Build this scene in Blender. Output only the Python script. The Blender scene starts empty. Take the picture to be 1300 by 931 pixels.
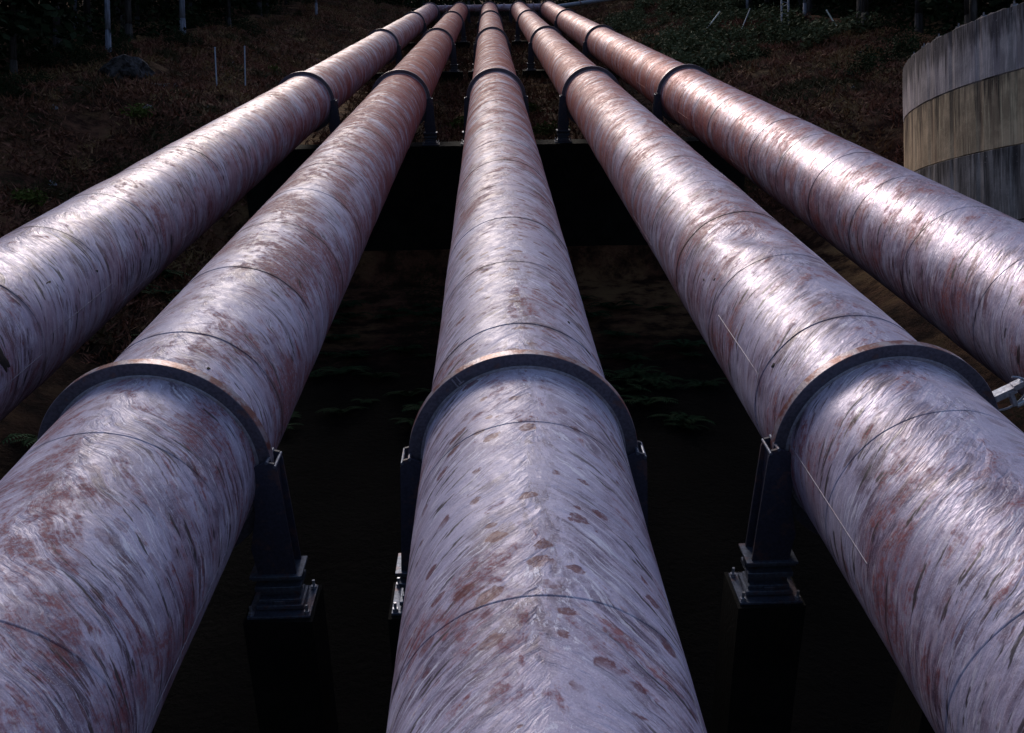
import bpy, bmesh, math, random
import numpy as np
from mathutils import Vector, Matrix, noise
random.seed(7)
rng = np.random.default_rng(7)
C = bpy.context.scene.collection
sc = bpy.context.scene

# ------------------------------------------------------------------ camera, world, sun, exposure
SL = math.radians(20.0)                      # the pipes climb the hill at 20 degrees
cS, sS = math.cos(SL), math.sin(SL)
def W(X, t, n=0.0):
    """across, up along the pipes, depth below the plane through the camera (square to the pipes) -> world"""
    return Vector((X, t*cS + n*sS, t*sS - n*cS))
TH, ROLL, YAW = 0.3755, -0.0166, 0.02
Fv = Vector((math.sin(YAW)*math.cos(TH), math.cos(YAW)*math.cos(TH), -math.sin(TH)))
Rv = Fv.cross(Vector((0, 0, 1))).normalized(); Uv = Rv.cross(Fv)
R2 = Rv*math.cos(ROLL) + Uv*math.sin(ROLL); U2 = -Rv*math.sin(ROLL) + Uv*math.cos(ROLL)
rot = Matrix.Rotation(SL, 3, 'X')
R2, U2, F2 = rot @ R2, rot @ U2, rot @ Fv
cam = bpy.data.objects.new('camera', bpy.data.cameras.new('camera')); C.objects.link(cam)
cam.matrix_world = Matrix(((R2.x, U2.x, -F2.x, 0), (R2.y, U2.y, -F2.y, 0), (R2.z, U2.z, -F2.z, 0), (0, 0, 0, 1)))
cam.data.sensor_width = 36; cam.data.lens = 1155.7/1300*36; cam.data.shift_y = -46.5/1300
cam.data.clip_start = 0.1; cam.data.clip_end = 3000
sc.camera = cam
SUN_EL, SUN_AZ = math.radians(42), math.radians(-15)       # azimuth from +Y (uphill), negative to the left
wd = bpy.data.worlds.new('World'); sc.world = wd; wd.use_nodes = True
nt = wd.node_tree; nt.nodes.clear()
sky = nt.nodes.new('ShaderNodeTexSky'); sky.sky_type = 'NISHITA'; sky.sun_disc = False
sky.sun_elevation = SUN_EL; sky.sun_rotation = SUN_AZ; sky.air_density = 1.0; sky.dust_density = 2.0
bg = nt.nodes.new('ShaderNodeBackground'); bg.inputs[1].default_value = 0.115
wo = nt.nodes.new('ShaderNodeOutputWorld')
nt.links.new(sky.outputs[0], bg.inputs[0]); nt.links.new(bg.outputs[0], wo.inputs[0])
sun = bpy.data.objects.new('sun', bpy.data.lights.new('sun', 'SUN')); C.objects.link(sun)
sun.data.energy = 1.3; sun.data.angle = math.radians(16); sun.data.color = (1.0, 0.90, 0.80)
sd = Vector((math.sin(SUN_AZ)*math.cos(SUN_EL), math.cos(SUN_AZ)*math.cos(SUN_EL), math.sin(SUN_EL)))
sun.rotation_euler = sd.to_track_quat('Z', 'Y').to_euler()
sc.view_settings.view_transform = 'Standard'; sc.view_settings.look = 'None'
sc.view_settings.exposure = -0.12; sc.view_settings.gamma = 1.0

# ------------------------------------------------------------------ node helpers
class N:
    def __init__(s, name, mat=True):
        s.m = bpy.data.materials.new(name); s.m.use_nodes = True
        s.t = s.m.node_tree; s.t.nodes.clear()
        s.o = s.t.nodes.new('ShaderNodeOutputMaterial'); s.b = s.t.nodes.new('ShaderNodeBsdfPrincipled')
        s.t.links.new(s.b.outputs[0], s.o.inputs[0])
    def n(s, typ, **k):
        q = s.t.nodes.new(typ)
        for a, v in k.items(): setattr(q, a, v)
        return q
    def put(s, sock, v):
        if v is None: return
        if hasattr(v, 'links'): s.t.links.new(v, sock)
        else: sock.default_value = v
    def math(s, op, a, b=None, c=None, clamp=False):
        q = s.n('ShaderNodeMath', operation=op, use_clamp=clamp)
        s.put(q.inputs[0], a); s.put(q.inputs[1], b); s.put(q.inputs[2], c)
        return q.outputs[0]
    def co(s, kind='Object'):
        return s.n('ShaderNodeTexCoord').outputs[kind]
    def sep(s, v):
        q = s.n('ShaderNodeSeparateXYZ'); s.put(q.inputs[0], v); return q.outputs
    def vec(s, x, y, z):
        q = s.n('ShaderNodeCombineXYZ'); s.put(q.inputs[0], x); s.put(q.inputs[1], y); s.put(q.inputs[2], z); return q.outputs[0]
    def mul(s, v, k):
        q = s.n('ShaderNodeVectorMath', operation='MULTIPLY'); s.put(q.inputs[0], v); q.inputs[1].default_value = k; return q.outputs[0]
    def noise(s, v, sc=1, det=5, ro=.55, dist=0.0):
        q = s.n('ShaderNodeTexNoise'); s.put(q.inputs['Vector'], v)
        q.inputs['Scale'].default_value = sc; q.inputs['Detail'].default_value = det
        q.inputs['Roughness'].default_value = ro; q.inputs['Distortion'].default_value = dist
        return q.outputs[0]
    def rng(s, v, a, b, c=0.0, d=1.0, smooth=True):
        q = s.n('ShaderNodeMapRange', interpolation_type='SMOOTHSTEP' if smooth else 'LINEAR')
        s.put(q.inputs[0], v)
        for i, x in enumerate((a, b, c, d)): s.put(q.inputs[1+i], x)
        return q.outputs[0]
    def mix(s, f, a, b, blend='MIX'):
        q = s.n('ShaderNodeMix', data_type='RGBA', blend_type=blend)
        s.put(q.inputs[0], f)
        for i, v in ((6, a), (7, b)):
            if isinstance(v, tuple) and len(v) == 3: v = v+(1,)
            s.put(q.inputs[i], v)
        return q.outputs[2]
    def bump(s, h, st=.3, d=.02, nrm=None):
        q = s.n('ShaderNodeBump'); q.inputs['Strength'].default_value = st; q.inputs['Distance'].default_value = d
        s.put(q.inputs['Height'], h); s.put(q.inputs['Normal'], nrm); return q.outputs[0]
    def fin(s, col=None, rough=None, metal=None, nrm=None, spec=None):
        if isinstance(col, tuple) and len(col) == 3: col = col+(1,)
        s.put(s.b.inputs['Base Color'], col); s.put(s.b.inputs['Roughness'], rough)
        s.put(s.b.inputs['Metallic'], metal); s.put(s.b.inputs['Normal'], nrm)
        s.put(s.b.inputs['Specular IOR Level'], spec)
        return s.m

# ------------------------------------------------------------------ materials
def pipe_material(name, seed, rust_add, r0=.42, metal=.25, spots=1.0, relief=.2, red=1.0):
    q = N(name)
    x, y, z = q.sep(q.co())
    ang0 = q.math('ARCTAN2', x, z)
    # slow wobbles make the streaks leave the crown unevenly and bend on the way down
    wob = q.math('SUBTRACT', q.noise(q.vec(x, y, seed), .9, 2), .5)
    wob2 = q.math('SUBTRACT', q.noise(q.vec(q.math('MULTIPLY', x, 1.0), y, q.math('ADD', z, seed+5)), 2.4, 3), .5)
    wobc = q.math('SUBTRACT', q.noise(q.vec(q.math('MULTIPLY', x, .5), y, seed+2), 2.6, 4, .7), .5)
    ang = q.math('ADD', ang0, q.math('ADD', q.math('MULTIPLY', wob, .45), q.math('MULTIPLY', wobc, .22)))
    a = q.math('ABSOLUTE', ang)
    lt = q.math('LOGARITHM', q.math('ADD', q.math('TANGENT', q.math('MULTIPLY', q.math('MINIMUM', a, 2.9), .5)), .16), math.e)
    psi = q.math('ADD', q.math('MULTIPLY_ADD', lt, .46, y), q.math('ADD', q.math('MULTIPLY', wob, .5), q.math('MULTIPLY', wob2, .055)))
    side = q.math('MULTIPLY', q.math('SIGN', ang), 3.7)
    sd_ = q.math('ADD', side, seed)
    def streak(f, g_, off, det=6, ro=.6, w_=0):
        return q.noise(q.vec(q.math('MULTIPLY', psi, f), q.math('MULTIPLY', ang, g_), q.math('ADD', sd_, off)), 1, det, ro)
    s1 = streak(8.5, 1.5, 0, 8, .66); s2 = streak(30, 3.0, 9, 5, .60); s3 = streak(2.4, .8, 4, 5, .64); s4 = streak(15, 1.7, 33, 5, .6)
    cm = q.rng(a, .02, .34)
    def crown(st, f, off):
        iso = q.noise(q.vec(q.math('MULTIPLY', x, f*1.5), q.math('MULTIPLY', y, f*.6), q.math('ADD', z, seed+off)), 1, 7, .66, .5)
        return q.math('ADD', q.math('MULTIPLY', iso, q.math('SUBTRACT', 1.0, cm)), q.math('MULTIPLY', st, cm))
    s1 = crown(s1, 6, 1); s2 = crown(s2, 22, 2); s4 = crown(s4, 10, 3)
    p3 = q.vec(x, q.math('MULTIPLY', y, .7), q.math('ADD', z, seed))
    patch = q.noise(p3, 1.1, 6, .62); mott = q.noise(q.vec(x, y, q.math('ADD', z, seed)), 5.5, 7, .7, .6)
    fine = q.noise(q.co(), 24, 5, .72); grit = q.noise(q.co(), 85, 3, .7)
    far = q.rng(y, 5, 42, 0, red)
    # scoured and calm areas of the coating
    calm = q.rng(q.noise(q.vec(x, q.math('MULTIPLY', y, .8), q.math('ADD', z, seed+17)), 1.5, 4, .6), .40, .60, .22, 1)
    calm2 = q.rng(q.noise(q.vec(x, q.math('MULTIPLY', y, .8), q.math('ADD', z, seed+27)), 2.1, 4, .6), .40, .60, .15, 1)
    # rust showing through the paint
    mixs = q.math('ADD', q.math('MULTIPLY', s1, .40), q.math('MULTIPLY', s2, .14))
    mixs = q.math('ADD', mixs, q.math('MULTIPLY', s3, .22)); mixs = q.math('ADD', mixs, q.math('MULTIPLY', mott, .24))
    thr = q.math('SUBTRACT', .535 - rust_add, q.math('MULTIPLY', far, .085))
    thr = q.math('SUBTRACT', thr, q.math('MULTIPLY', q.math('SUBTRACT', patch, .5), .42))
    rust = q.rng(q.math('SUBTRACT', mixs, thr), -.025, .060, 0, 1)
    rust = q.math('MULTIPLY', rust, q.rng(fine, .30, .60, .35, 1))
    # flaked spots, drawn out a little along the run of the water
    vo = q.n('ShaderNodeTexVoronoi', feature='F1', voronoi_dimensions='2D'); vo.inputs['Scale'].default_value = 1.0
    wv = q.noise(q.co(), 8, 4, .7)
    q.put(vo.inputs['Vector'], q.vec(q.math('ADD', q.math('ADD', q.math('MULTIPLY', y, 4.8), q.math('MULTIPLY', a, 1.1)), q.math('MULTIPLY', wv, .55)), q.math('ADD', q.math('MULTIPLY_ADD', ang0, 3.3, seed), q.math('MULTIPLY', wv, .5)), sd_))
    cr = q.sep(vo.outputs['Color'])[0]
    rad = q.rng(cr, .45, 1.0, .04, .34, False)
    spot = q.rng(q.math('SUBTRACT', vo.outputs['Distance'], rad), -.07, .0, 1, 0)
    spot = q.math('MULTIPLY', spot, q.rng(cr, .45, .50)); spot = q.math('MULTIPLY', spot, q.rng(fine, .32, .55, .45, 1)); spot = q.math('MULTIPLY', spot, q.rng(y, 22, 45, 1, .2))
    spot = q.math('MULTIPLY', spot, q.rng(a, .9, 1.5, spots, spots*.15)); spot = q.math('MULTIPLY', spot, q.rng(q.noise(q.vec(x, y, seed+40), 1.7, 3), .34, .48, .1, 1))
    # paint: dull lilac, milky bloom, bright scratches
    base = q.mix(q.math('MAXIMUM', q.rng(s1, .40, .58), q.math('SUBTRACT', 1.0, calm)), (.21, .155, .235), (.59, .52, .71))
    base = q.mix(q.math('MULTIPLY', q.rng(mott, .48, .62), .50), base, (.64, .585, .79))
    base = q.mix(q.math('MULTIPLY', q.rng(patch, .52, .40), .4), base, (.64, .59, .79))
    base = q.mix(q.math('MULTIPLY', q.rng(s2, .54, .60), q.math('MULTIPLY', calm2, .85)), base, (.84, .80, .95))
    base = q.mix(q.math('MULTIPLY', q.math('MULTIPLY', q.rng(s4, .545, .60), calm), q.rng(a, .1, .9, .6, .95)), base, (.145, .095, .14))
    base = q.mix(q.math('MULTIPLY', q.rng(grit, .55, .70), .55), base, (.84, .82, .93))
    base = q.mix(q.math('MULTIPLY', q.rng(grit, .45, .32), .35), base, (.17, .13, .18))
    rc = q.mix(q.rng(fine, .35, .65), (.105, .016, .024), (.27, .050, .058))
    rc = q.mix(q.math('MULTIPLY', far, .9), rc, (.32, .028, .018))
    col = q.mix(q.math('MULTIPLY', rust, .86), base, rc)
    fl = q.math('MULTIPLY', q.rng(a, .75, 1.45), q.rng(s3, .38, .60, .15, .9))
    col = q.mix(q.math('MULTIPLY', fl, .40), col, rc)
    # general rust-red film, strong on the upper run of the hill
    col = q.mix(q.math('MULTIPLY', far, q.rng(s3, .40, .54, .22, .97)), col, (.34, .030, .020))
    col = q.mix(q.math('MULTIPLY', spot, .85), col, (.15, .030, .038))
    bl = streak(15, 2.0, 21, 4, .55)
    bm = q.math('MULTIPLY', q.rng(bl, .60, .65), q.rng(a, .15, .7))
    col = q.mix(q.math('MULTIPLY', bm, .9), col, (.05, .035, .042))
    # grime at the lap joints, uneven round the pipe
    fr = q.math('ABSOLUTE', q.math('SUBTRACT', q.math('FRACT', q.math('DIVIDE', q.math('SUBTRACT', y, 9.2-1.15625), 2.3125)), .5))
    fw = q.math('MULTIPLY', q.rng(mott, .35, .65, .004, .03), 1.0)
    col = q.mix(q.math('MULTIPLY', q.rng(q.math('SUBTRACT', fr, fw), .0, .010, 1, 0), q.math('MULTIPLY', q.rng(patch, .40, .62, .05, .6), q.rng(y, 5, 9, .15, 1))), col, (.13, .07, .075))
    h = q.math('ADD', q.math('MULTIPLY', s1, .7), q.math('MULTIPLY', s2, .25))
    h = q.math('ADD', h, q.math('MULTIPLY', mott, .12)); h = q.math('ADD', h, q.math('MULTIPLY', grit, .10))
    h = q.math('SUBTRACT', h, q.math('MULTIPLY', spot, .12))
    nr = q.bump(h, relief, .026); nr = q.bump(s3, .5, .08, nr)
    ro = q.math('ADD', q.math('MULTIPLY', rust, .18), q.rng(mott, .35, .65, r0-.06, r0+.08)); ro = q.math('MULTIPLY_ADD', far, .08, ro)
    return q.fin(col, ro, metal, nr, .5)
PIPE = [pipe_material('weathered_pipe_paint', 11.3*i+2, *r) for i, r in enumerate(((-.025, .45, .15, .2, .28, .65), (.022, .54, .10, .45, .22, 1.0), (-.015, .53, .10, 1.0, .18, 1.0), (.0, .42, .20, .35, .32, .9), (-.005, .36, .28, .2, .38, .85)))]

def steel(name, col, rough=.5, metal=.3, rust=0.35, rc=(.20, .085, .06)):
    q = N(name); a = q.noise(q.co(), 5, 6, .65); b = q.noise(q.co(), 30, 4)
    c = q.mix(q.rng(b, .3, .7), tuple(v*.75 for v in col), tuple(min(1, v*1.2) for v in col))
    c = q.mix(q.math('MULTIPLY', q.rng(a, .52, .62), rust), c, rc)
    return q.fin(c, rough, metal, q.bump(b, .25, .01), .5)
def ring_mat():
    q = N('ring_paint'); x, y, z = q.sep(q.co())
    r = q.math('SQRT', q.math('ADD', q.math('MULTIPLY', x, x), q.math('MULTIPLY', z, z)))
    n = q.noise(q.co(), 6, 6, .65); b = q.noise(q.co(), 32, 4)
    c = q.mix(q.rng(b, .3, .7), (.075, .070, .10), (.13, .12, .165))
    rimm = q.math('MULTIPLY', q.rng(r, 1.146, 1.152), q.rng(n, .40, .58))
    c = q.mix(q.rng(r, 1.148, 1.152), c, (.34, .29, .34))
    c = q.mix(rimm, c, (.19, .06, .055))
    c = q.mix(q.math('MULTIPLY', q.rng(n, .58, .68), .5), c, (.17, .08, .06))
    return q.fin(c, .42, .35, q.bump(b, .3, .01), .5)
M = {}
M['ring'] = ring_mat()
M['col'] = steel('column_paint', (.034, .034, .062), .6, .1, .3)
M['bright'] = steel('galvanised_metal', (.45, .47, .55), .35, .6, .2)
M['bearing'] = steel('bearing_steel', (.12, .14, .20), .42, .5, .4)
M['bead'] = steel('weld_metal', (.27, .25, .32), .5, .3, .35)
M['pole'] = steel('pole_metal', (.30, .33, .43), .5, .3, .15)
M['white'] = steel('white_post_paint', (.78, .82, .84), .6, 0, .1)
def conc(name, top, mid, z0, z1, ragged=0.0):
    q = N(name); x, y, z = q.sep(q.co())
    ang = q.math('ARCTAN2', x, y)
    def run(f, zf, off, det=5):
        return q.noise(q.vec(q.math('MULTIPLY', ang, f), q.math('MULTIPLY', z, zf), off), 1, det, .6)
    r1 = run(22, .16, z0+3); r2 = run(52, .36, z0+8, 7); r3 = run(190, .6, z0+1)
    bl = q.noise(q.co(), .9, 6, .65); fi = q.noise(q.co(), 12, 6, .7)
    hgt = q.rng(z, z0, z1, 0, 1, False)
    c = q.mix(q.rng(bl, .38, .62), tuple(v*.62 for v in top), top)
    c = q.mix(q.math('MULTIPLY', q.rng(r1, .45, .60), .7), c, mid)
    c = q.mix(q.math('MULTIPLY', q.rng(r3, .52, .64), .5), c, tuple(min(1, v*1.6) for v in top))
    # black algae runs start at the joint above and thin out downwards
    k = q.math('ADD', q.math('MULTIPLY', r2, .6), q.math('MULTIPLY', r1, .4)); k = q.math('ADD', k, q.math('MULTIPLY', q.math('SUBTRACT', hgt, .5), .13+ragged))
    c = q.mix(q.math('MULTIPLY', q.rng(k, .47, .62), q.rng(r3, .35, .6, .45, .9)), c, (.022, .018, .022))
    c = q.mix(q.math('MULTIPLY', q.rng(fi, .60, .74), .5), c, tuple(min(1, v*1.8) for v in top))
    return q.fin(c, .85, 0, q.bump(q.math('ADD', fi, r3), .4, .03), .2)
M['conc_top'] = conc('tank_concrete_blue_grey', (.56, .47, .48), (.28, .235, .28), 6.93, 8.85, .26)
M['conc_mid'] = conc('tank_concrete_ochre', (.70, .50, .34), (.33, .21, .15), 4.73, 6.93, .0)
M['conc_low'] = conc('tank_concrete_grey', (.38, .33, .33), (.18, .15, .15), 2.5, 4.73, .06)
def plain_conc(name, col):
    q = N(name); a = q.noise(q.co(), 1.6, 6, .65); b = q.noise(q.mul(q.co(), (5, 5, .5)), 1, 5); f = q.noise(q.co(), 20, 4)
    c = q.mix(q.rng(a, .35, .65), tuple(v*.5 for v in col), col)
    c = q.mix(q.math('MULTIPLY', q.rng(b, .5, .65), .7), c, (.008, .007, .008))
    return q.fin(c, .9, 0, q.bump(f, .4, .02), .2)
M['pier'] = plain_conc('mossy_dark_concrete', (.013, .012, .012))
def ground_mat():
    q = N('bracken_hillside'); x, y, z = q.sep(q.co()); a = q.noise(q.co(), .16, 6, .6); b = q.noise(q.mul(q.co(), (1, 1.6, 1)), .9, 7, .68); f = q.noise(q.co(), 7, 6, .7)
    c = q.mix(q.rng(b, .38, .62), (.040, .018, .014), (.19, .085, .058))
    c = q.mix(q.math('MULTIPLY', q.rng(a, .48, .62), q.rng(b, .35, .6)), c, (.27, .165, .085))
    c = q.mix(q.math('MULTIPLY', q.rng(a, .52, .42), q.rng(f, .42, .6)), c, (.025, .030, .012))
    c = q.mix(q.math('MULTIPLY', q.rng(f, .62, .72), .6), c, (.17, .12, .08))
    # shade beneath the near pipes painted into the gully floor as near-black
    gully_shade = q.math('MULTIPLY', q.rng(q.math('ADD', y, q.math('MULTIPLY', b, 6)), 39, 30), q.rng(q.math('ABSOLUTE', x), 15, 10))
    c = q.mix(gully_shade, c, (.004, .0035, .004))
    return q.fin(c, .95, 0, q.bump(q.math('ADD', b, f), .9, .25), .1)
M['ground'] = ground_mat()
def leafy(name, c1, c2, spec=.08, rough=.8, trans=.0):
    q = N(name); a = q.noise(q.co(), 2.2, 3); f = q.noise(q.co('Object'), 19, 2)
    oi = q.n('ShaderNodeObjectInfo')
    c = q.mix(q.rng(f, .3, .7), c1, c2)
    c = q.mix(q.math('MULTIPLY', oi.outputs['Random'], .45), c, tuple(v*.55 for v in c1))
    q.b.inputs['Transmission Weight'].default_value = 0
    return q.fin(c, rough, 0, None, spec)
M['crown'] = leafy('eucalypt_leaves', (.014, .026, .014), (.04, .055, .03))
M['fern'] = leafy('fern_green', (.022, .058, .026), (.048, .105, .05), .1)
M['scrub'] = leafy('scrub_leaves', (.065, .082, .046), (.18, .19, .11))
M['scrubdk'] = leafy('dark_scrub_leaves', (.012, .022, .010), (.035, .05, .022))
M['tuft'] = leafy('yellow_green_grass', (.06, .085, .02), (.12, .14, .04))
def cover_mat():
    q = N('dead_bracken_and_grass'); a = q.noise(q.co(), .35, 3); b = q.noise(q.co(), 5, 3)
    c = q.mix(q.rng(b, .35, .65), (.07, .028, .022), (.27, .12, .085))
    c = q.mix(q.math('MULTIPLY', q.rng(a, .50, .6), q.rng(b, .4, .55)), c, (.23, .15, .075))
    c = q.mix(q.math('MULTIPLY', q.rng(a, .48, .38), .75), c, (.030, .042, .018))
    return q.fin(c, .9, 0, None, .15)
M['cover'] = cover_mat()
def bark_mat(name, c1, c2):
    q = N(name); n = q.noise(q.mul(q.co(), (9, 9, .9)), 1, 6, .65); m = q.noise(q.co(), 1.2, 4)
    c = q.mix(q.rng(n, .4, .6), c1, c2); c = q.mix(q.math('MULTIPLY', q.rng(m, .5, .65), .5), c, tuple(v*.5 for v in c1))
    return q.fin(c, .8, 0, q.bump(n, .6, .03), .2)
M['palebark'] = bark_mat('pale_gum_bark', (.14, .15, .21), (.28, .30, .40))
M['darkbark'] = bark_mat('dark_bark', (.030, .024, .026), (.075, .065, .07))
def rock_mat(name, c1, c2):
    q = N(name); n = q.noise(q.co(), 4, 7, .65); m = q.noise(q.co(), 16, 4)
    return q.fin(q.mix(q.rng(n, .38, .62), c1, c2), .85, 0, q.bump(m, .6, .05), .25)
M['rock'] = rock_mat('pale_rock', (.10, .09, .11), (.36, .36, .42))
M['darkrock'] = rock_mat('dark_lichened_rock', (.014, .012, .013), (.075, .07, .085))
M['timber'] = rock_mat('weathered_timber', (.08, .055, .045), (.22, .17, .15))
M['black'] = steel('dark_ironwork', (.05, .055, .08), .5, .3, .3)

# ------------------------------------------------------------------ object helpers
def tag(o, label=None, cat=None, group=None, kind=None):
    if label: o['label'] = label
    if cat: o['category'] = cat
    if group: o['group'] = group
    if kind: o['kind'] = kind
    return o
def link(name, me, parent=None):
    o = bpy.data.objects.new(name, me); C.objects.link(o)
    if parent: o.parent = parent
    return o
def empty(name, loc, rx=0.0, rz=0.0):
    o = link(name, None); o.location = loc; o.rotation_euler = (rx, 0, rz); o.empty_display_size = .3; return o
def mesh(name, V, Fc, mat, smooth=True):
    me = bpy.data.meshes.new(name); me.from_pydata([tuple(v) for v in V], [], [tuple(f) for f in Fc])
    me.materials.append(mat)
    if smooth: me.polygons.foreach_set('use_smooth', [True]*len(me.polygons))
    me.update(); return me
def bm_mesh(name, bm, mat, smooth=False, bevel=0):
    if bevel:
        bmesh.ops.bevel(bm, geom=bm.edges[:], offset=bevel, segments=1, affect='EDGES', clamp_overlap=True)
    bmesh.ops.recalc_face_normals(bm, faces=bm.faces[:])
    me = bpy.data.meshes.new(name); bm.to_mesh(me); bm.free(); me.materials.append(mat)
    if smooth: me.polygons.foreach_set('use_smooth', [True]*len(me.polygons))
    return me
def box(bm, c, s, m=None):
    mm = Matrix.Translation(c) @ Matrix.Diagonal((s[0], s[1], s[2], 1))
    if m is not None: mm = m @ mm
    return bmesh.ops.create_cube(bm, size=1, matrix=mm)
def cyl(bm, p, q, r1, r2=None, seg=12):
    p, q = Vector(p), Vector(q); d = q-p
    m = Matrix.Translation((p+q)/2) @ d.to_track_quat('Z', 'Y').to_matrix().to_4x4()
    bmesh.ops.create_cone(bm, cap_ends=True, segments=seg, radius1=r1, radius2=r1 if r2 is None else r2, depth=d.length, matrix=m)
def fast(name, V, Fc, mat, smooth=False):
    """numpy arrays of points and same-size faces -> mesh"""
    me = bpy.data.meshes.new(name); V = np.asarray(V, np.float32); Fc = np.asarray(Fc, np.int32); k = Fc.shape[1]
    me.vertices.add(len(V)); me.vertices.foreach_set('co', V.ravel())
    me.loops.add(Fc.size); me.loops.foreach_set('vertex_index', Fc.ravel())
    me.polygons.add(len(Fc)); me.polygons.foreach_set('loop_start', np.arange(0, Fc.size, k, dtype=np.int32))
    me.polygons.foreach_set('loop_total', np.full(len(Fc), k, np.int32))
    me.materials.append(mat); me.update(calc_edges=True)
    if smooth: me.polygons.foreach_set('use_smooth', [True]*len(Fc))
    return me

# ------------------------------------------------------------------ terrain
def sm(a, b, x):
    x = min(1, max(0, (x-a)/(b-a))); return x*x*(3-2*x)
def g0(X, t):
    a = abs(X-.2)
    far = 6.85-2.55*sm(8, 23, a)-.02*max(0, a-20)
    near = 11.6-6.0*sm(7, 24, a)-.02*max(0, a-20)
    k = sm(34.5, 37.0+1.2*max(0, a-9), t) if t < 80 else 1
    return near+(far-near)*k-1.5*sm(100, 135, t)
def g(X, t):
    a = abs(X-.2); w = .25+.75*sm(8, 14, a)
    w *= 1-.9*(1-sm(1.5, 4, abs(t-35.8)))*(1-sm(9, 12, a))
    d = noise.fractal(Vector((X*.12, t*.12, 3.1)), 1, 2, 4)*.9+noise.noise(Vector((X*.7, t*.7, 9)))*.22
    return g0(X, t)-d*w
def on(X, t, dn=0.0): return W(X, t, g(X, t)+dn)
xs = np.unique(np.concatenate([np.linspace(-260, -46, 30), np.linspace(-46, 46, 231), np.linspace(46, 260, 30)]))
ts = np.unique(np.concatenate([np.linspace(-140, -20, 20), np.linspace(-20, 33, 107), np.linspace(33, 39, 31), np.linspace(39, 140, 203), np.linspace(140, 420, 50)]))
V = [W(x, t, g(x, t)) for t in ts for x in xs]; nx = len(xs)
Fc = [(j*nx+i, j*nx+i+1, (j+1)*nx+i+1, (j+1)*nx+i) for j in range(len(ts)-1) for i in range(nx-1)]
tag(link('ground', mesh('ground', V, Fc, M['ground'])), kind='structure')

# ------------------------------------------------------------------ pipelines
CX = [.2554+(i-2)*3.664 for i in range(5)]; HN = 4.56; RING_T = [8.05+27.77*k for k in range(5)]
PL = 2.3125; K0 = -11; K1 = 48                       # lap joints at 9.2 + k*PL
def course(i, k):
    t0 = 9.2+k*PL; t1 = t0+PL+.03
    near = t0 < 32; na = 144 if near else (96 if t0 < 65 else 64)
    ys = [0, .0, .02, .06, .15]+list(np.linspace(.3, PL-.2, 14 if near else 5))+[PL-.06, PL+.03]
    lap = {-1: .0012, -2: .001, 0: .005}.get(k, random.choice((.001, .002, .003, .005)))
    V, Fc = [], []
    for j, dy in enumerate(ys):
        y = t0+dy
        for a_ in range(na):
            a = 2*math.pi*a_/na; ca, sa = math.cos(a), math.sin(a)
            r = 1.0+lap*max(0, 1-dy/PL*1.3)
            r += .010*noise.noise(Vector((sa*1.4+i*7, y*.45, ca*1.4)))+.005*noise.noise(Vector((sa*4, y*1.6, ca*4+i*5)))
            if i == 0: r += .016*noise.noise(Vector((sa*1.1, y*.9, ca*1.1+3)))
            if i == 3:
                da = (a+.21+math.pi) % (2*math.pi)-math.pi; dd = (y-12.6)
                e = ((da+dd*.35)/.30)**2+(dd/.62)**2
                r += -.070*math.exp(-e*1.3)+.016*math.exp(-((math.sqrt(e)-1.4)/.45)**2)
            if j == 0: r -= lap+.002
            V.append((r*sa, y, r*ca))
    for j in range(len(ys)-1):
        for a_ in range(na):
            b_ = (a_+1) % na
            Fc.append((j*na+a_, j*na+b_, (j+1)*na+b_, (j+1)*na+a_))
    me = mesh('pipe_section', V, Fc, PIPE[i])
    for p in list(me.polygons)[:na]: p.use_smooth = False
    return me, t0
def seam_strip(t0, t1, deg, w=.0045, h=.005, R=1.002, mat=None):
    V, Fc = [], []; a = math.radians(deg); nn = 24
    for j in range(nn+1):
        y = t0+(t1-t0)*j/nn; wv = .0015*math.sin(j*2.7)
        for da, r in ((-w, R), (-w*.5, R+h+wv), (w*.5, R+h+wv), (w, R)):
            V.append((r*math.sin(a+da), y, r*math.cos(a+da)))
    for j in range(nn):
        for s in range(3): Fc.append((j*4+s, j*4+s+1, j*4+s+5, j*4+s+4))
    return mesh('weld_seam', V, Fc, mat or M['bead'])
def lathe(name, prof, mat, na=160, a0=0, a1=2*math.pi, smooth=False):
    V, Fc = [], []; n = len(prof); full = abs(a1-a0-2*math.pi) < 1e-6
    m = na if full else na+1
    for j in range(m):
        a = a0+(a1-a0)*j/na
        for r, y in prof: V.append((r*math.sin(a), y, r*math.cos(a)))
    for j in range(na):
        b = (j+1) % m
        for s in range(n): Fc.append((j*n+s, b*n+s, b*n+(s+1) % n, j*n+(s+1) % n))
    if not full: Fc.append(tuple(range(n))); Fc.append(tuple(range((m-1)*n, m*n))[::-1])
    me = mesh(name, V, Fc, mat, smooth)
    if not smooth: pass
    return me
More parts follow.
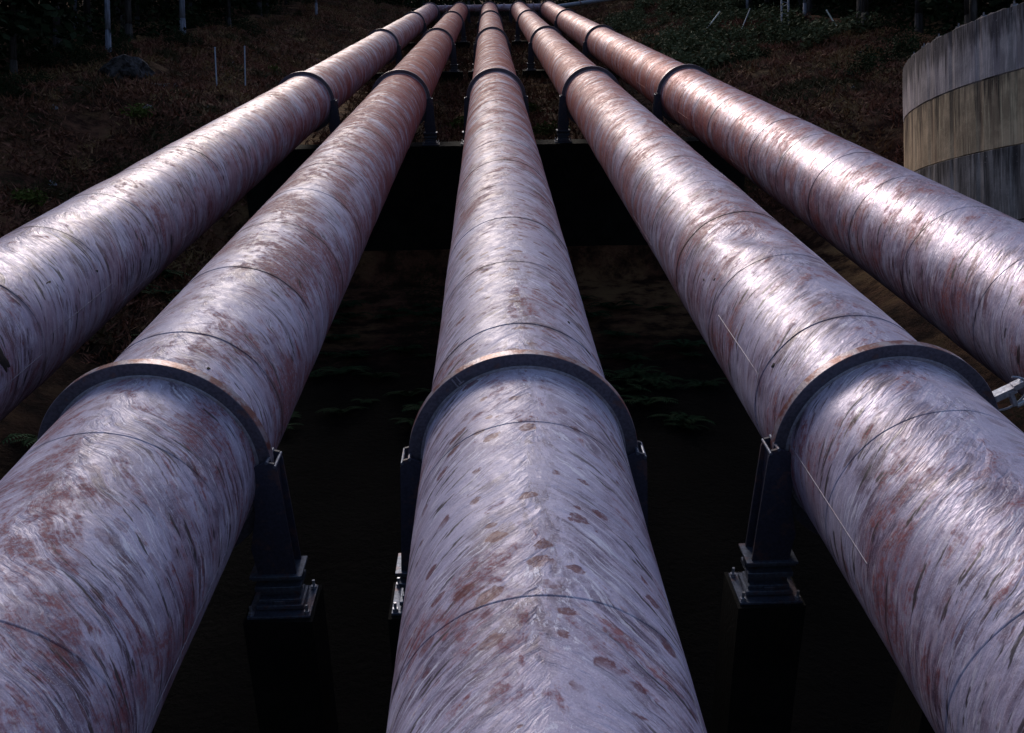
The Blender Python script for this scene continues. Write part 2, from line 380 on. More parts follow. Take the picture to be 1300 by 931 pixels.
# ring girder: an angle ring, flange towards the camera and a rim along the pipe
ring_me = lathe('support_ring', [(1.004, -.02), (1.025, -.035), (1.147, -.045), (1.153, -.038), (1.153, .070), (1.147, .075), (1.120, .070), (1.118, .0), (1.004, .0)], M['ring'])
bead_me = lathe('weld_bead', [(1.0, -.055), (1.020, -.052), (1.030, -.040), (1.026, -.030), (1.0, -.03)], M['bead'], 160)
bm = bmesh.new()
def leg_mesh(s):
    bm = bmesh.new()
    for y in (-.125, .125):                                   # two cheek plates, tops clipped
        pts = [(.95, .02), (1.12, .10), (1.20, .08), (1.225, .0), (1.29, -1.22), (.90, -1.22), (.86, -.90), (.95, -.5)]
        vs = []
        for yy in (y-.014, y+.014): vs.append([bm.verts.new((s*px, yy, pz)) for px, pz in pts])
        bm.faces.new(vs[0]); bm.faces.new(vs[1][::-1])
        for q in range(len(pts)): bm.faces.new((vs[0][q], vs[0][(q+1) % 8], vs[1][(q+1) % 8], vs[1][q]))
    box(bm, (s*1.18, 0, -.60), (.024, .218, 1.20))
    box(bm, (s*1.04, 0, -.98), (.36, .218, .02))
    return bm_mesh('support_leg', bm, M['col'])
leg_me = [leg_mesh(-1), leg_mesh(1)]
def cap_mesh(s):
    bm = bmesh.new()
    box(bm, (s*1.08, 0, -1.237), (.54, .36, .03))
    return bm_mesh('cap_plate', bm, M['bearing'], bevel=.004)
cap_me = [cap_mesh(-1), cap_mesh(1)]
def lug_mesh(s):
    bm = bmesh.new()
    cyl(bm, (s*1.13, -.15, .095), (s*1.13, .15, .095), .018, seg=10)
    cyl(bm, (s*1.205, -.15, .05), (s*1.205, .15, .05), .016, seg=10)
    return bm_mesh('lifting_lug', bm, M['bearing'], bevel=0)
lug_me = [lug_mesh(-1), lug_mesh(1)]
POS = ['leftmost pipe', 'second pipe from the left', 'middle pipe', 'second pipe from the right', 'rightmost pipe']
PLAB = ['outermost big lilac-grey steel pipe on the left, its upper edge shining in the light',
        'reddish streaked big steel pipe between the shining outermost left pipe and the middle one',
        'middle one of the five big steel pipes, spotted with brown rust flecks',
        'big steel pipe with a large dent, next right of the middle pipe',
        'outermost big steel pipe on the right, glossy, running past the concrete tank']
long_seams = {3: [(9.3, 11.2, -73.6), (6.0, 8.0, -83.5)], 1: [(4.2, 7.15, 100)], 2: [(7.1, 8.6, 65), (3.6, 5.2, 62)], 0: [(9.4, 11.4, 97), (11.7, 13.9, 88)], 4: []}
for i in range(5):
    root = empty('steel_pipeline', W(CX[i], 0, HN), SL)
    tag(root, PLAB[i], 'pipeline', 'five pipelines running uphill')
    secs = {}
    for k in range(K0, K1):
        me, t0 = course(i, k); secs[k] = link('pipe_section', me, root)
    for t0, t1, dg in long_seams[i]:
        k = int(math.floor((t0-9.2)/PL)); link('weld_seam', seam_strip(t0, t1, dg), secs[k])
    for k in range(K0, 14):                                   # the other courses' lengthwise welds
        if k in (-2, -1, 0, 1) or random.random() < .55: continue
        dg = random.choice((-1, 1))*random.uniform(95, 125); t0 = 9.2+k*PL
        link('weld_seam', seam_strip(t0+.1, t0+PL-.02, dg, .006, .004, 1.002, PIPE[i]), secs[k])
    for kk, t in enumerate(RING_T):
        r = link('support_ring', ring_me, root); r.location = (0, t, 0)
        link('weld_bead', bead_me, r)
        for s in (0, 1):
            link('support_leg', leg_me[s], r); link('cap_plate', cap_me[s], r); link('lifting_lug', lug_me[s], r)
        if kk == 0 and i == 2:                                # splice in the flange, left of the crown
            bm = bmesh.new(); m = Matrix.Rotation(math.radians(-37), 4, 'Y')
            box(bm, (0, -.053, 1.085), (.012, .014, .10), m); box(bm, (.05, -.053, 1.09), (.010, .014, .09), m); box(bm, (.05, -.05, 1.05), (.06, .012, .012), m)
            link('splice_clip', bm_mesh('splice_clip', bm, M['bead']), r)
    if i == 3:                                                # loose bright clamp on the right side of the dented pipe
        r = [c for c in root.children if c.name.startswith('support_ring')][0]
        m = Matrix.Rotation(math.radians(62), 4, 'Y')
        bm = bmesh.new()
        box(bm, (0, .0, 1.26), (.07, .10, .22), m); box(bm, (.08, -.02, 1.31), (.17, .07, .04), m); box(bm, (-.03, -.02, 1.40), (.06, .08, .10), m)
        cyl(bm, m @ Vector((.2, 0, 1.33)), m @ Vector((.2, 0, 1.45)), .03)
        pts = [m @ Vector((.02+.17*math.cos(a), .0, 1.27+.22*math.sin(a))) for a in np.linspace(-.6, 2.6, 12)]
        for a, b in zip(pts[:-1], pts[1:]): cyl(bm, a, b, .012, seg=6)
        link('clamp_bracket', bm_mesh('clamp_bracket', bm, M['bright'], bevel=0), r)

HOLES = {0: [(12.3, 54.9, .09, .04), (10.5, 79, .10, .20), (13.6, 70, .03, .02)], 3: [(9.08, -61, .035, .03), (11.96, -58.4, .03, .025), (12.3, -66, .05, .02)], 1: [(8.5, 30, .03, .02)], 2: [(9.7, 36, .04, .018)]}
M['hole'] = steel('torn_black_metal', (.015, .010, .010), .8, 0, .2)
pipes = [o for o in C.objects if o.name.startswith('steel_pipeline')]
for i, hs in HOLES.items():
    for t, dg, wy, wa in hs:
        V, Fc = [], []; a0 = math.radians(dg); sdv = random.random()*9
        for rr, hh in ((0, 1.0075), (.72, 1.0085), (1, .997)):
            for q in range(20):
                th = 2*math.pi*q/20; k = rr*(1+.55*noise.noise(Vector((math.cos(th)*1.5+sdv, math.sin(th)*1.5, 2))))
                a = a0+wa*k*math.cos(th); V.append((hh*math.sin(a), t+wy*k*math.sin(th), hh*math.cos(a)))
        for r_ in (0, 1):
            for q in range(20): Fc.append((r_*20+q, r_*20+(q+1) % 20, (r_+1)*20+(q+1) % 20, (r_+1)*20+q))
        link('torn_patch', mesh('torn_patch', V, Fc, M['hole']), pipes[i])

# bearings stand on the concrete and carry the legs
def bearing_meshes():
    a = bmesh.new(); box(a, (0, 0, .015), (.66, .52, .03)); base = bm_mesh('base_plate', a, M['bearing'], bevel=.004)
    a = bmesh.new(); box(a, (0, 0, .075), (.50, .34, .05)); box(a, (0, 0, .125), (.44, .26, .045)); box(a, (0, -.15, .10), (.12, .03, .1)); block = bm_mesh('rocker_block', a, M['bearing'], bevel=.006)
    a = bmesh.new(); cyl(a, (-.21, 0, .19), (.21, 0, .19), .07, seg=20); rol = bm_mesh('roller', a, M['bearing'])
    a = bmesh.new(); box(a, (0, 0, .29), (.48, .30, .055)); box(a, (0, 0, .36), (.50, .08, .09)); box(a, (0,0,.42), (.5,.32,.03)); top = bm_mesh('upper_shoe', a, M['bearing'], bevel=.005)
    bolts = []
    for x, y in ((-.29, -.21), (.29, -.21), (-.29, .21), (.29, .21)):
        a = bmesh.new(); cyl(a, (x, y, .028), (x, y, .13), .016, seg=8); cyl(a, (x, y, .028), (x, y, .06), .032, seg=6); bolts.append(bm_mesh('anchor_bolt', a, M['bright']))
    return base, block, rol, top, bolts
BM_ = bearing_meshes()
ringname = ['nearest ring', 'second ring up', 'third ring up', 'fourth ring up', 'topmost ring']
PSHORT = ['outermost left pipe', 'reddish second pipe', 'middle pipe', 'dented pipe', 'outermost right pipe']
for i in range(5):
    for kk, t in enumerate(RING_T):
        for s, sn in ((-1, 'left'), (1, 'right')):
            b = empty('rocker_bearing', W(CX[i]+s*1.08, t, HN+1.692), SL)
            tag(b, f'steel rocker bearing, {sn} leg of the {PSHORT[i]}, {ringname[kk]}', 'bearing', 'rocker bearings under the pipe legs')
            link('base_plate', BM_[0], b); link('rocker_block', BM_[1], b); link('roller', BM_[2], b); link('upper_shoe', BM_[3], b)
            for q in BM_[4]: link('anchor_bolt', q, b)
# piers
def pier(X0, X1, t, n0, n1, depth, label, nm='concrete_pier', cat='pier'):
    bm = bmesh.new(); box(bm, (0, 0, -(n1-n0)/2), (X1-X0, depth, n1-n0))
    for v in bm.verts:
        if v.co.z < -.5: v.co.y *= 1.12
    bmesh.ops.subdivide_edges(bm, edges=bm.edges[:], cuts=6, use_grid_fill=True)
    for v in bm.verts: v.co += Vector((0, 1, 0))*noise.noise(v.co*1.3+Vector((X0, t, 0)))*.04
    o = link(nm, bm_mesh(nm, bm, M['pier'], bevel=0)); o.location = W((X0+X1)/2, t, n0); o.rotation_euler = (SL, 0, 0)
    return tag(o, label, cat)
NB = HN+1.694
for i in range(5):
    for s, sn in ((-1, 'left'), (1, 'right')):
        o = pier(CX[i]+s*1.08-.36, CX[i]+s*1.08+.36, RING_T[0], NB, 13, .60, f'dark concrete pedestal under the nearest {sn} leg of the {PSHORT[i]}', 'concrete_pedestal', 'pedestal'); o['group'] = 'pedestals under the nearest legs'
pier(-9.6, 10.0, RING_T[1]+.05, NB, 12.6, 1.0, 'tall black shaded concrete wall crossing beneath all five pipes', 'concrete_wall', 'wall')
for kk in (2, 3, 4):
    for i in range(5):
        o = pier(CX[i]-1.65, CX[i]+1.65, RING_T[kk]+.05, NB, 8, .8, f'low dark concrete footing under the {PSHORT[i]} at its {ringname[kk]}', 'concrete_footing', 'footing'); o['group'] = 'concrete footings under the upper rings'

# top of the run: header pipe, outlet pipe, anchor block
def tube_between(name, pts, r, mat, seg=28, parent=None):
    bm = bmesh.new()
    for a, b in zip(pts[:-1], pts[1:]): cyl(bm, a, b, r, seg=seg)
    return bm_mesh(name, bm, mat, smooth=False)
hd = empty('header_pipe', W(0, 121.6, 4.3), SL); tag(hd, 'rusty cross pipe joining the upper ends of the five pipes', 'pipe')
a = bmesh.new(); cyl(a, (-7.3, 0, 0), (8.0, 0, 0), .42, seg=32); link('pipe_barrel', bm_mesh('pipe_barrel', a, PIPE[1]), hd)
for x in (-5.3, -1.6, 2.1, 5.8):
    a = bmesh.new(); cyl(a, (x-.05, 0, 0), (x+.05, 0, 0), .56, seg=32); link('flange', bm_mesh('flange', a, M['ring']), hd)
op = empty('outlet_pipe', W(9.3, 121.6, 4.3), SL); tag(op, 'thin blue-silver pipe leading off to the right beyond the outermost right pipe', 'pipe')
a = bmesh.new(); cyl(a, (-.7, 0, 0), (9, 3.5, 1.0), .26, seg=24); link('pipe_barrel', bm_mesh('pipe_barrel', a, M['pole']), op)
a = bmesh.new(); cyl(a, (2.4, 1.1, .32), (2.5, 1.15, .33), .36, seg=24); link('flange', bm_mesh('flange', a, M['ring']), op)
pier(-9.8, 10.4, 126.5, 4.4, 9, 3.2, 'dark concrete anchor block at the top end of the pipes', 'anchor_block', 'concrete block')

# ------------------------------------------------------------------ concrete tank on the right
TC = Vector((24.7, 30.6, 0)); TR = 9.8
tank = empty('concrete_tank', (TC.x, TC.y, -.3)); tag(tank, 'round weathered concrete tank with dark streaks beside the right-hand pipe', 'tank')
def band(z0, z1, r, mat, rough_top=False):
    na = 400; fzs = [0, .012, .03]+list(np.linspace(.1, .9, 8))+[.975, .99, 1]; rows = len(fzs)-1; V, Fc = [], []
    for j in range(rows+1):
        for a_ in range(na):
            a = 2*math.pi*a_/na; fz = fzs[j]; z = z0+(z1-z0)*fz
            # shutter panels: slight flats with a joint every 15 degrees
            pa = (a/(math.pi/24)) % 1.0
            rr = r-.012*math.cos((pa-.5)*2*math.pi)*0+.012*noise.noise(Vector((math.cos(a)*9, math.sin(a)*9, z)))
            if pa < .13: rr -= .02
            if j in (0, rows): rr -= .035
            if rough_top and j == rows: z += .16*noise.noise(Vector((a*14, 0, 1)))+.08*noise.noise(Vector((a*45, 0, 1)))
            if j == 0: z += .035*noise.noise(Vector((a*20, z0, 5)))
            V.append((rr*math.sin(a), rr*math.cos(a), z))
    for j in range(rows):
        for a_ in range(na):
            b_ = (a_+1) % na; Fc.append((j*na+a_, (j+1)*na+a_, (j+1)*na+b_, j*na+b_)[::-1])
    # inner rim
    if rough_top:
        o0 = len(V)
        for dz in (0, -1.2):
            for a_ in range(na):
                a = 2*math.pi*a_/na; V.append(((r-.35)*math.sin(a), (r-.35)*math.cos(a), z1+dz))
        for a_ in range(na):
            b_ = (a_+1) % na; Fc.append((rows*na+a_, rows*na+b_, o0+b_, o0+a_)); Fc.append((o0+a_, o0+b_, o0+na+b_, o0+na+a_))
    return mesh('wall_band', V, Fc, mat, False)
Z = [-.6, 2.7, 4.93, 7.13, 9.05]
for q in range(4):
    o = link('wall_band', band(Z[q]-.2, Z[q+1]-.2, TR+(.0, .012, .0, .014)[q], M[('conc_low', 'conc_low', 'conc_mid', 'conc_top')[q]], q == 3), tank)
    if q == 3: o['label'] = 'blue-grey upper band with a ragged dark rim'
    if q == 2: o['label'] = 'ochre band with black runs'
a = bmesh.new(); cyl(a, (0, 0, 7.95), (0, 0, 8.02), TR-.3, seg=96); link('tank_cover', bm_mesh('tank_cover', a, M['pier']), tank)
for q, a_ in enumerate(np.linspace(math.radians(-118), math.radians(-72), 8)):
    bm = bmesh.new(); box(bm, (0, 0, .03), (.16, .12, .14)); cyl(bm, (0, 0, .1), (0, 0, .2), .025, seg=8)
    o = link('lifting_stud', bm_mesh('lifting_stud', bm, M['rock']), tank); o.location = ((TR-.12)*math.sin(a_), (TR-.12)*math.cos(a_), Z[4]-.22)

# ------------------------------------------------------------------ posts, stakes, pole
def post(p, q, r, label, cat='post', nm='marker_post', mat='white', grp=None):
    o = empty(nm, p); tag(o, label, cat, grp)
    d = Vector(q)-Vector(p); bm = bmesh.new(); cyl(bm, (0, 0, -.3) if abs(d.x) < .1 else -d.normalized()*.3, d, r, r*.92, seg=10)
    link('shaft', bm_mesh('shaft', bm, M[mat], smooth=False), o)
    u = d.normalized(); bm = bmesh.new(); cyl(bm, d-u*.02, d+u*.03, r*1.25, r*.8, seg=10); link('cap', bm_mesh('cap', bm, M[mat]), o)
p = on(-14.5, 50.2); post(p, p+Vector((-.05, 0, 2.3)), .045, 'left-hand one of two slim upright posts beyond the outermost left pipe', mat='pole', grp='two upright posts on the left bank')
p = on(-13.7, 52.9); post(p, p+Vector((.03, 0, 2.45)), .045, 'right-hand one of two slim upright posts beyond the outermost left pipe', mat='pole', grp='two upright posts on the left bank')
p = on(16.6, 73); post(p+Vector((0,0,.3)), p+Vector((1.25, 0, 1.85)), .055, 'pale stake in the scrub leaning right, nearest the right-hand pipes', 'stake', 'leaning_stake', grp='leaning stakes in the scrub')
p = on(18.6, 70.2); post(p+Vector((0,0,.3)), p+Vector((.85, 0, 2.25)), .045, 'thin dull stake leaning right, just left of the lattice pole', 'stake', 'leaning_stake', 'pole', grp='leaning stakes in the scrub')
p = on(22.5, 60.3); post(p+Vector((0,0,.1)), p+Vector((-.92, 0, 1.6)), .05, 'white stake leaning left in front of the dark trees', 'stake', 'leaning_stake', grp='leaning stakes in the scrub')
p = on(20.8, 66.2); lp = empty('lattice_pole', p); tag(lp, 'pale steel lattice pole standing at the edge of the dark trees', 'pole')
for sx in (-.24, .24):
    bm = bmesh.new(); box(bm, (sx, 0, 5.2), (.10, .16, 11)); link('upright', bm_mesh('upright', bm, M['pole'], bevel=.01), lp)
bm = bmesh.new(); box(bm, (0, 0, .45), (.38, .12, .9)); link('foot_plate', bm_mesh('foot_plate', bm, M['pole'], bevel=.01), lp)
for q in range(24):
    bm = bmesh.new(); cyl(bm, (-.2, 0, 1.05+q*.4), (.2, 0, 1.3+q*.4) if q % 2 else (.2, 0, .95+q*.4), .02, seg=6); link('lacing_bar', bm_mesh('lacing_bar', bm, M['pole']), lp)

# ------------------------------------------------------------------ foliage builders
def leaf_cloud(n, centre_fn, size, aspect=.45, droop=0.0):
    c = centre_fn(n); d = rng.normal(size=(n, 3)); d[:, 2] = d[:, 2]*.6-droop; d /= np.linalg.norm(d, axis=1)[:, None]
    e = np.cross(d, rng.normal(size=(n, 3))); e /= np.linalg.norm(e, axis=1)[:, None]
    s = size*rng.uniform(.55, 1.35, (n, 1)); 
    A = c-d*s*.5; B = c+e*s*aspect*.5; D = c+d*s*.5; E_ = c-e*s*aspect*.5
    V = np.stack([A, B, D, E_], 1).reshape(-1, 3); return V, np.arange(4*n).reshape(-1, 4)
def crown_mesh(h0, h1, r):
    cl = []
    for _ in range(34):
        f = random.random(); z = h0+(h1-h0)*f; rr = r*math.sin(math.pi*min(.97, .18+.78*f))*random.uniform(.25, 1); a = random.uniform(0, 6.28)
        cl.append((rr*math.cos(a), rr*math.sin(a), z, random.uniform(.8, 1.7)*r*.36))
    cl = np.array(cl)
    def cf(n):
        k = rng.integers(0, len(cl), n); d = rng.normal(size=(n, 3)); d /= np.linalg.norm(d, axis=1)[:, None]
        d *= rng.uniform(.35, 1, (n, 1))**.5; d[:, 2] *= .75
        return cl[k, :3]+d*cl[k, 3:4]
    V, Fc = leaf_cloud(2600, cf, .62, .55, .3); return fast('crown', V, Fc, M['crown'])
def trunk_mesh(h, r, mat, lean=0.0, limbs=7):
    bm = bmesh.new(); pts = [Vector((lean*f*f*h*.1+.12*math.sin(f*5+r*40)*f, .1*math.sin(f*4+r*20)*f, -.6+f*(h+.6))) for f in np.linspace(0, 1, 9)]
    for q, (a, b) in enumerate(zip(pts[:-1], pts[1:])): cyl(bm, a, b+(b-a)*.01, r*(1.25 if q == 0 else 1)*(1-q/9*.75), r*(1-(q+1)/9*.75), seg=12)
    for _ in range(limbs):
        f = random.uniform(.35, .9); z = f*h; a = random.uniform(0, 6.28); L = (1-f)*h*.35+.8
        cyl(bm, (0, 0, z), (L*math.cos(a), L*math.sin(a), z+L*.7), r*.28*(1.2-f), .03, seg=7)
    return bm_mesh('trunk', bm, mat, smooth=True)
crowns = [crown_mesh(3.2, 15, 3.4), crown_mesh(4.0, 18, 3.8), crown_mesh(2.6, 13, 3.2), crown_mesh(4.5, 17, 3.0)]
tr_dark = [trunk_mesh(16, .22, M['darkbark']), trunk_mesh(18, .28, M['darkbark'], .3), trunk_mesh(13, .18, M['darkbark'], -.3), trunk_mesh(17, .25, M['darkbark'], .2)]
tr_pale = [trunk_mesh(17, .24, M['palebark'], .2, 4), trunk_mesh(17, .17, M['palebark'], 0, 4)]
crown_hi = [crown_mesh(7.5, 18, 3.2)]
def tree(X, t, k, pale=None, label=None, sc_=1.0, grp='dark forest trees on the hillside'):
    o = empty('forest_tree', on(X, t, .15), 0, random.uniform(0, 6.28)); o.scale = (sc_,)*3
    tag(o, label, 'tree', grp)
    link('trunk', tr_dark[k] if pale is None else tr_pale[pale], o)
    link('crown', crowns[k] if pale is None else crown_hi[0], o)
PALE = [(-34.4, 80.9, 1, 'pale thin trunk deep in the dark forest, farthest left of the pale trunks', .9),
        (-22.3, 56.2, 1, 'pale trunk in the left forest nearest the camera, right of the farthest-left pale trunk', 1.0),
        (-23.0, 72.6, 0, 'thick pale trunk at the forest edge above the dark boulder', .95),
        (-19.8, 112.0, 1, 'distant pale trunk at the left forest edge just above the grass', .9),
        (22.8, 83.6, 1, 'thin pale trunk in the right forest behind the dull leaning stake', .9),
        (22.5, 104, 1, 'distant thin trunk at the right forest edge, farthest from the tank', .8),
        (23.8, 71.5, 1, 'thin pale trunk just right of the lattice pole', .8)]
for X, t, p_, lb, s_ in PALE: tree(X, t, 0, p_, lb, s_, 'pale trunked trees at the forest edge')
used = [(a[0], a[1]) for a in PALE]
def try_tree(X, t, mind, lab):
    if t > 26: lab += ', on the nearest slopes' if t < 60 else ', half way uphill' if t < 95 else ', near the pipe tops' if t < 130 else ''
    if any((X-u[0])**2+(t-u[1])**2 < mind*mind for u in used): return
    if math.hypot(X-TC.x, (on(X, t)-TC).y) < 14: return
    used.append((X, t)); tree(X, t, random.randrange(4), None, lab, random.uniform(.8, 1.15))
for _ in range(260): try_tree(-random.uniform(23, 46), random.uniform(26, 128), 4.3, 'dark tree in the shadowed forest left of the pipes')
for _ in range(150): try_tree(-random.uniform(25, 46), random.uniform(-34, 26), 5.0, 'unseen dark tree added on the left side of the gully to cut sky light')  # out-of-view forest left and right, added to keep sky light off flanks and ground
for _ in range(90): try_tree(random.uniform(28, 46), random.uniform(-34, 8), 5.0, 'unseen dark tree added on the right side of the gully to cut sky light')
for _ in range(260): try_tree(random.uniform(24.5, 46), random.uniform(36, 128), 4.3, 'dark tree in the shadowed forest right of the pipes')
for _ in range(260): try_tree(random.uniform(-40, 42), random.uniform(136, 168), 4.3, 'dark tree in the forest beyond the top of the pipes')
# undergrowth that closes the forest floor
def zone_pts(n, zones):
    out = []
    while len(out) < n:
        x0, x1, t0, t1 = random.choice(zones); out.append((random.uniform(x0, x1), random.uniform(t0, t1)))
    return out
pts = zone_pts(700, [(-48, -23.5, 25, 130), (25, 48, 36, 130), (-45, 45, 133, 170)])
Vs, Fs = [], []; o_ = 0
for X, t in pts:
    p = np.array(on(X, t)); R_ = random.uniform(.8, 1.7)
    V, Fc = leaf_cloud(110, lambda n: p+rng.normal(size=(n, 3))*np.array([R_*.6, R_*.6, R_*.55])+np.array([0, 0, R_*.5]), .42, .5)
    Vs.append(V); Fs.append(Fc+o_); o_ += len(V)
tag(link('forest_undergrowth', fast('forest_undergrowth', np.concatenate(Vs), np.concatenate(Fs), M['scrubdk'])), 'dark undergrowth covering the forest floor', 'undergrowth', kind='stuff')

# shrubs
def shrub_mesh(r, h, mat, n=1500, leaf=.13):
    cl = np.array([(random.gauss(0, r*.42), random.gauss(0, r*.42), random.uniform(.15, .8)*h, random.uniform(.25, .5)*r) for _ in range(16)])
    def cf(n):
        k = rng.integers(0, len(cl), n); d = rng.normal(size=(n, 3)); d /= np.linalg.norm(d, axis=1)[:, None]
        return cl[k, :3]+d*cl[k, 3:4]*rng.uniform(.5, 1, (n, 1))
    V, Fc = leaf_cloud(n, cf, leaf, .4, -.2); V[:, 2] = np.maximum(V[:, 2], -.1); return fast('foliage', V, Fc, mat)
def stems_mesh(r, h):
    bm = bmesh.new()
    for _ in range(7):
        a = random.uniform(0, 6.28); cyl(bm, (0, 0, -.1), (r*.5*math.cos(a), r*.5*math.sin(a), h*.6), .025, .01, seg=5)
    return bm_mesh('stems', bm, M['darkbark'])
SH = {'scrub': [shrub_mesh(1.25, 1.0, M['scrub'], 800, .24), shrub_mesh(1.0, .8, M['scrub'], 650, .20), shrub_mesh(1.5, .9, M['scrub'], 900, .26)],
      'dark': [shrub_mesh(1.2, 1.3, M['scrubdk'], 1600), shrub_mesh(1.6, 1.1, M['scrubdk'], 1800)],
      'tuft': [shrub_mesh(.5, .35, M['tuft'], 500, .16), shrub_mesh(.7, .3, M['tuft'], 600, .16)]}
ST = stems_mesh(1, .9)
def shrub(X, t, kind, lab, grp, s_=1.0):
    o = empty('shrub' if kind != 'tuft' else 'grass_clump', on(X, t), 0, random.uniform(0, 6.28)); o.scale = (s_,)*3
    tag(o, lab, 'shrub' if kind != 'tuft' else 'grass clump', grp)
    link('foliage', random.choice(SH[kind]), o)
    if kind != 'tuft': link('stems', ST, o)
for _ in range(75):
    t = random.uniform(57, 110); X = random.uniform(13.5, 22.5)
    shrub(X, t, 'scrub', 'low grey-green bush in the scrub below the leaning stakes' if t < 68 else 'low grey-green bush in the scrub around the foot of the two right-leaning stakes' if t < 80 else 'low grey-green bush in the scrub high up beside the far end of the pipes', 'bushes in the scrub band', random.uniform(.8, 1.5))
for X, t, s_, lb in ((18.1, 45.6, 1.0, 'dark rounded bush on the bare slope left of the tank'), (20.2, 47.5, 1.1, 'dark bush right against the edge of the concrete tank'),
                     (19.4, 61.5, 1.0, 'dark bush below the lattice pole'), (15.6, 56.5, .9, 'dark bush on the slope near the right-hand pipe'),
                     (-19.5, 62, 1.0, 'dark bush above the pale rocks on the left bank'), (-18.8, 76, 1.2, 'green hummock bush at the left forest edge'),
                     (-21.5, 50, .9, 'dark bush beside the dark boulder'), (22.5, 50.5, 1.0, 'dark bush in the corner between the forest and the tank')):
    shrub(X, t, 'dark', lb, 'dark bushes on the banks', s_)
for _ in range(26): shrub(random.uniform(20.5, 24.5), random.uniform(48, 112), 'dark', 'dark bush along the foot of the right forest', 'bushes along the right forest edge', random.uniform(.7, 1.1))
for _ in range(26): shrub(random.uniform(-24, -21), random.uniform(34, 120), 'dark', 'dark bush along the foot of the left forest', 'bushes along the left forest edge', random.uniform(.5, .9))
for X, t, lb in ((-17.0, 33.4, 'yellow-green grass clump low on the left edge of the bank'), (-15.5, 42, 'yellow-green clump below the small pale rocks'), (-13.6, 60, 'green clump just beyond the upright posts'),
                 (14.6, 66, 'green clump beside the rightmost pipe below the scrub'), (2.5, 41, 'green clump between the middle and dented pipes behind the wall'), (-1.3, 43, 'green clump between the reddish and middle pipes behind the wall'), (2.0, 48, 'larger green clump higher up between the middle and dented pipes')):
    shrub(X, t, 'tuft', lb, 'bright grass clumps', 1.2)

# ferns in the gully
def fern_mesh(seed):
    r = random.Random(seed); V, Fc = [], []
    for q in range(11):
        a = q*2*math.pi/11+r.uniform(-.25, .25); L = r.uniform(.7, 1.15); up = r.uniform(.5, .95); ca, sa = math.cos(a), math.sin(a)
        def pt(f): return Vector((ca*L*f, sa*L*f, up*L*(f-.85*f*f)))
        sd_ = Vector((-sa, ca, 0))
        for k in range(1, 17):
            f = k/17; c = pt(f); nx_ = pt(f+.03)-c; w = .24*L*math.sin(math.pi*min(1, f*.85+.12))
            for s in (-1, 1):
                tip = c+sd_*s*w+nx_*1.6+Vector((0, 0, -.04)); b = len(V)
                V += [c, c+sd_*s*w*.5+nx_*1.3, tip, c+sd_*s*w*.5-nx_*.2]; Fc.append((b, b+1, b+2, b+3))
    return fast('fronds', np.array([tuple(v) for v in V]), np.array(Fc), M['fern'])
FE = [fern_mesh(s) for s in range(4)]
def fern(X, t, s_, lab):
    o = empty('fern', on(X, t), random.uniform(-.15, .15), random.uniform(0, 6.28)); o.scale = (s_,)*3
    tag(o, lab, 'fern', 'ferns in the gully under the pipes'); link('fronds', random.choice(FE), o)
for _ in range(34): fern(random.uniform(2.0, 6.6), random.uniform(21, 33), random.uniform(.45, 1.1), 'green fern in the shaded gully between the middle and dented pipes')
for _ in range(30): fern(random.uniform(-6.5, -1.6), random.uniform(21.5, 33), random.uniform(.4, 1.0), 'green fern in the shaded gully between the reddish and middle pipes')
for _ in range(10): fern(random.uniform(-13, -9.5), random.uniform(20, 33), random.uniform(.7, 1.1), 'fern on the dark bank left of the outermost left pipe')

# rocks
def rock_mesh(r, seed, mat, flat=.6):
    bm = bmesh.new(); bmesh.ops.create_icosphere(bm, subdivisions=3, radius=r)
    for v in bm.verts:
        d = v.co.normalized(); k = 1+.5*noise.noise(d*1.3+Vector((seed, 0, 0)))+.22*noise.noise(d*3.2+Vector((0, seed, 0)))
        v.co = v.co*k; v.co.z *= flat
    return bm_mesh('rock', bm, mat)
RK = [rock_mesh(.4, s*3.3, M['rock']) for s in range(5)]
ROCKS = [(-17.0, 50.1, .75, 'small pale rock right of the dark boulder'), (-15.6, 42.7, .7, 'small pale angular rock lower on the left bank'), (-17.4, 36.2, .5, 'single small rock far down the left bank'),
         (-16.2, 60, .6, 'pale rock above the upright posts'), (-15.4, 63, .5, 'pale stone at the right end of the row above the posts'), (-17.2, 64.5, .7, 'pale rock in the row above the posts, under the green hummock'),
         (12.9, 52, .4, 'small pale stone on the slope by the rightmost pipe'), (14.8, 44, .35, 'small pale stone on the bare slope left of the tank'), (20.6, 52, .5, 'pale stone at the forest foot left of the tank')]
for X, t, s_, lb in ROCKS:
    o = link('rock', random.choice(RK)); o.location = on(X, t, .05); o.rotation_euler = (random.random(), random.random(), random.random()*6); o.scale = (s_,)*3; tag(o, lb, 'rock', 'pale rocks on the banks')
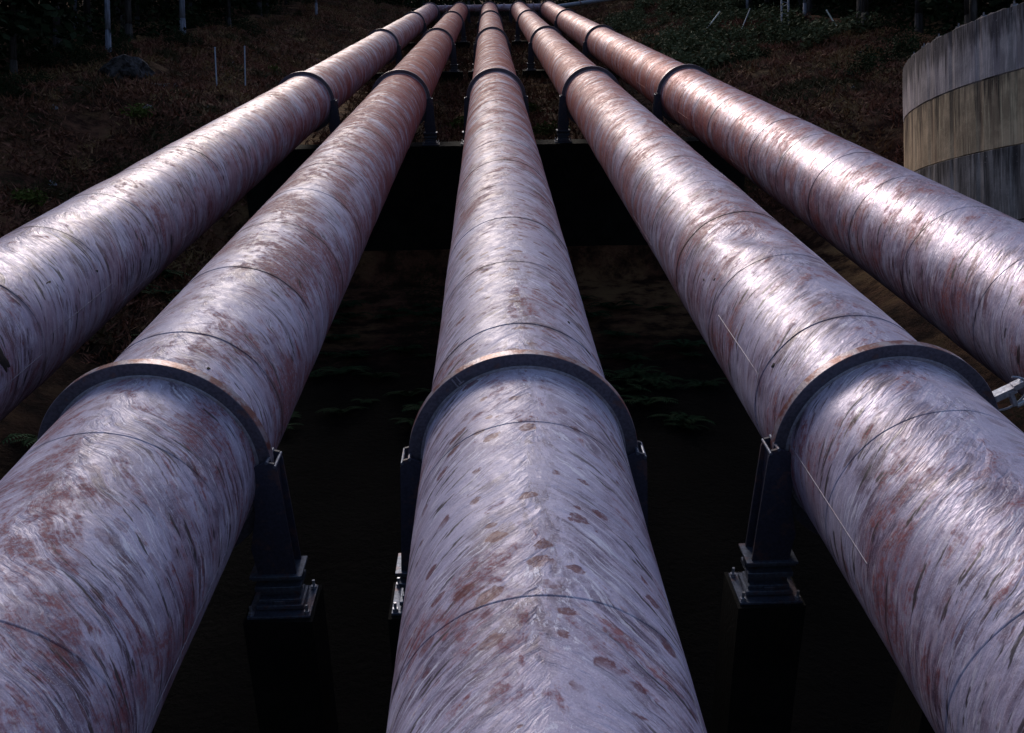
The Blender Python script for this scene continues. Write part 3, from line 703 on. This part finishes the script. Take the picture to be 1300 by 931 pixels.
for q in range(40):
    L_ = random.random() < .7; X = random.uniform(-19.5, -12.5) if L_ else random.uniform(13, 20); t = random.uniform(38, 95)
    o = link('stone', random.choice(RK)); o.location = on(X, t, .02); o.rotation_euler = (random.random(), random.random(), random.random()*6); o.scale = (random.uniform(.15, .4),)*3
    tag(o, 'small grey stone scattered on the left bank' if L_ else 'small grey stone scattered on the right bank', 'stone', 'small stones scattered on the left bank' if L_ else 'small stones scattered on the right bank')
o = link('boulder', rock_mesh(1.0, 4.4, M['darkrock'], .75)); o.location = on(-18.6, 48.8, -.3); tag(o, 'large dark boulder with a pale weathered face on the left bank', 'boulder')
bm = bmesh.new(); cyl(bm, (-.9, 0, .05), (.9, -.3, .12), .10, .06, seg=9); cyl(bm, (.3, -.1, .1), (.7, .4, .3), .04, .02, seg=6)
o = link('fallen_branch', bm_mesh('fallen_branch', bm, M['timber'], smooth=True)); o.location = on(-16.9, 47.5); o.rotation_euler = (0, .25, -.5); tag(o, 'fallen pale branch lying right of the dark boulder', 'branch')

# dead bracken, grass and litter over the banks
def cover(n, zones, size, up):
    pts = zone_pts(n//5, zones); P = []
    for X, t in pts:
        b = on(X, t)
        if noise.noise(Vector((X*.35, t*.35, 4))) < -.42: continue
        for _ in range(5): P.append((b.x+random.gauss(0, .22), b.y+random.gauss(0, .22), b.z))
    P = np.array(P); n = len(P); d = rng.normal(size=(n, 3)); d[:, 2] = np.abs(d[:, 2])*up+.25; d /= np.linalg.norm(d, axis=1)[:, None]
    s = size*rng.uniform(.4, 1.4, (n, 1)); e = np.cross(d, rng.normal(size=(n, 3))); e /= np.linalg.norm(e, axis=1)[:, None]
    V = np.stack([P-e*s*.10, P+e*s*.10, P+d*s], 1).reshape(-1, 3); return fast('ground_cover', V, np.arange(3*n).reshape(-1, 3), M['cover'])
tag(link('ground_cover', cover(260000, [(-24, -9, 24, 70), (-22, -7, 60, 135), (9, 24, 36, 75), (8, 22, 70, 135), (-8, 8, 37, 125)], .42, .8)), 'dead bracken, grass and litter on the banks', 'ground cover', kind='stuff')
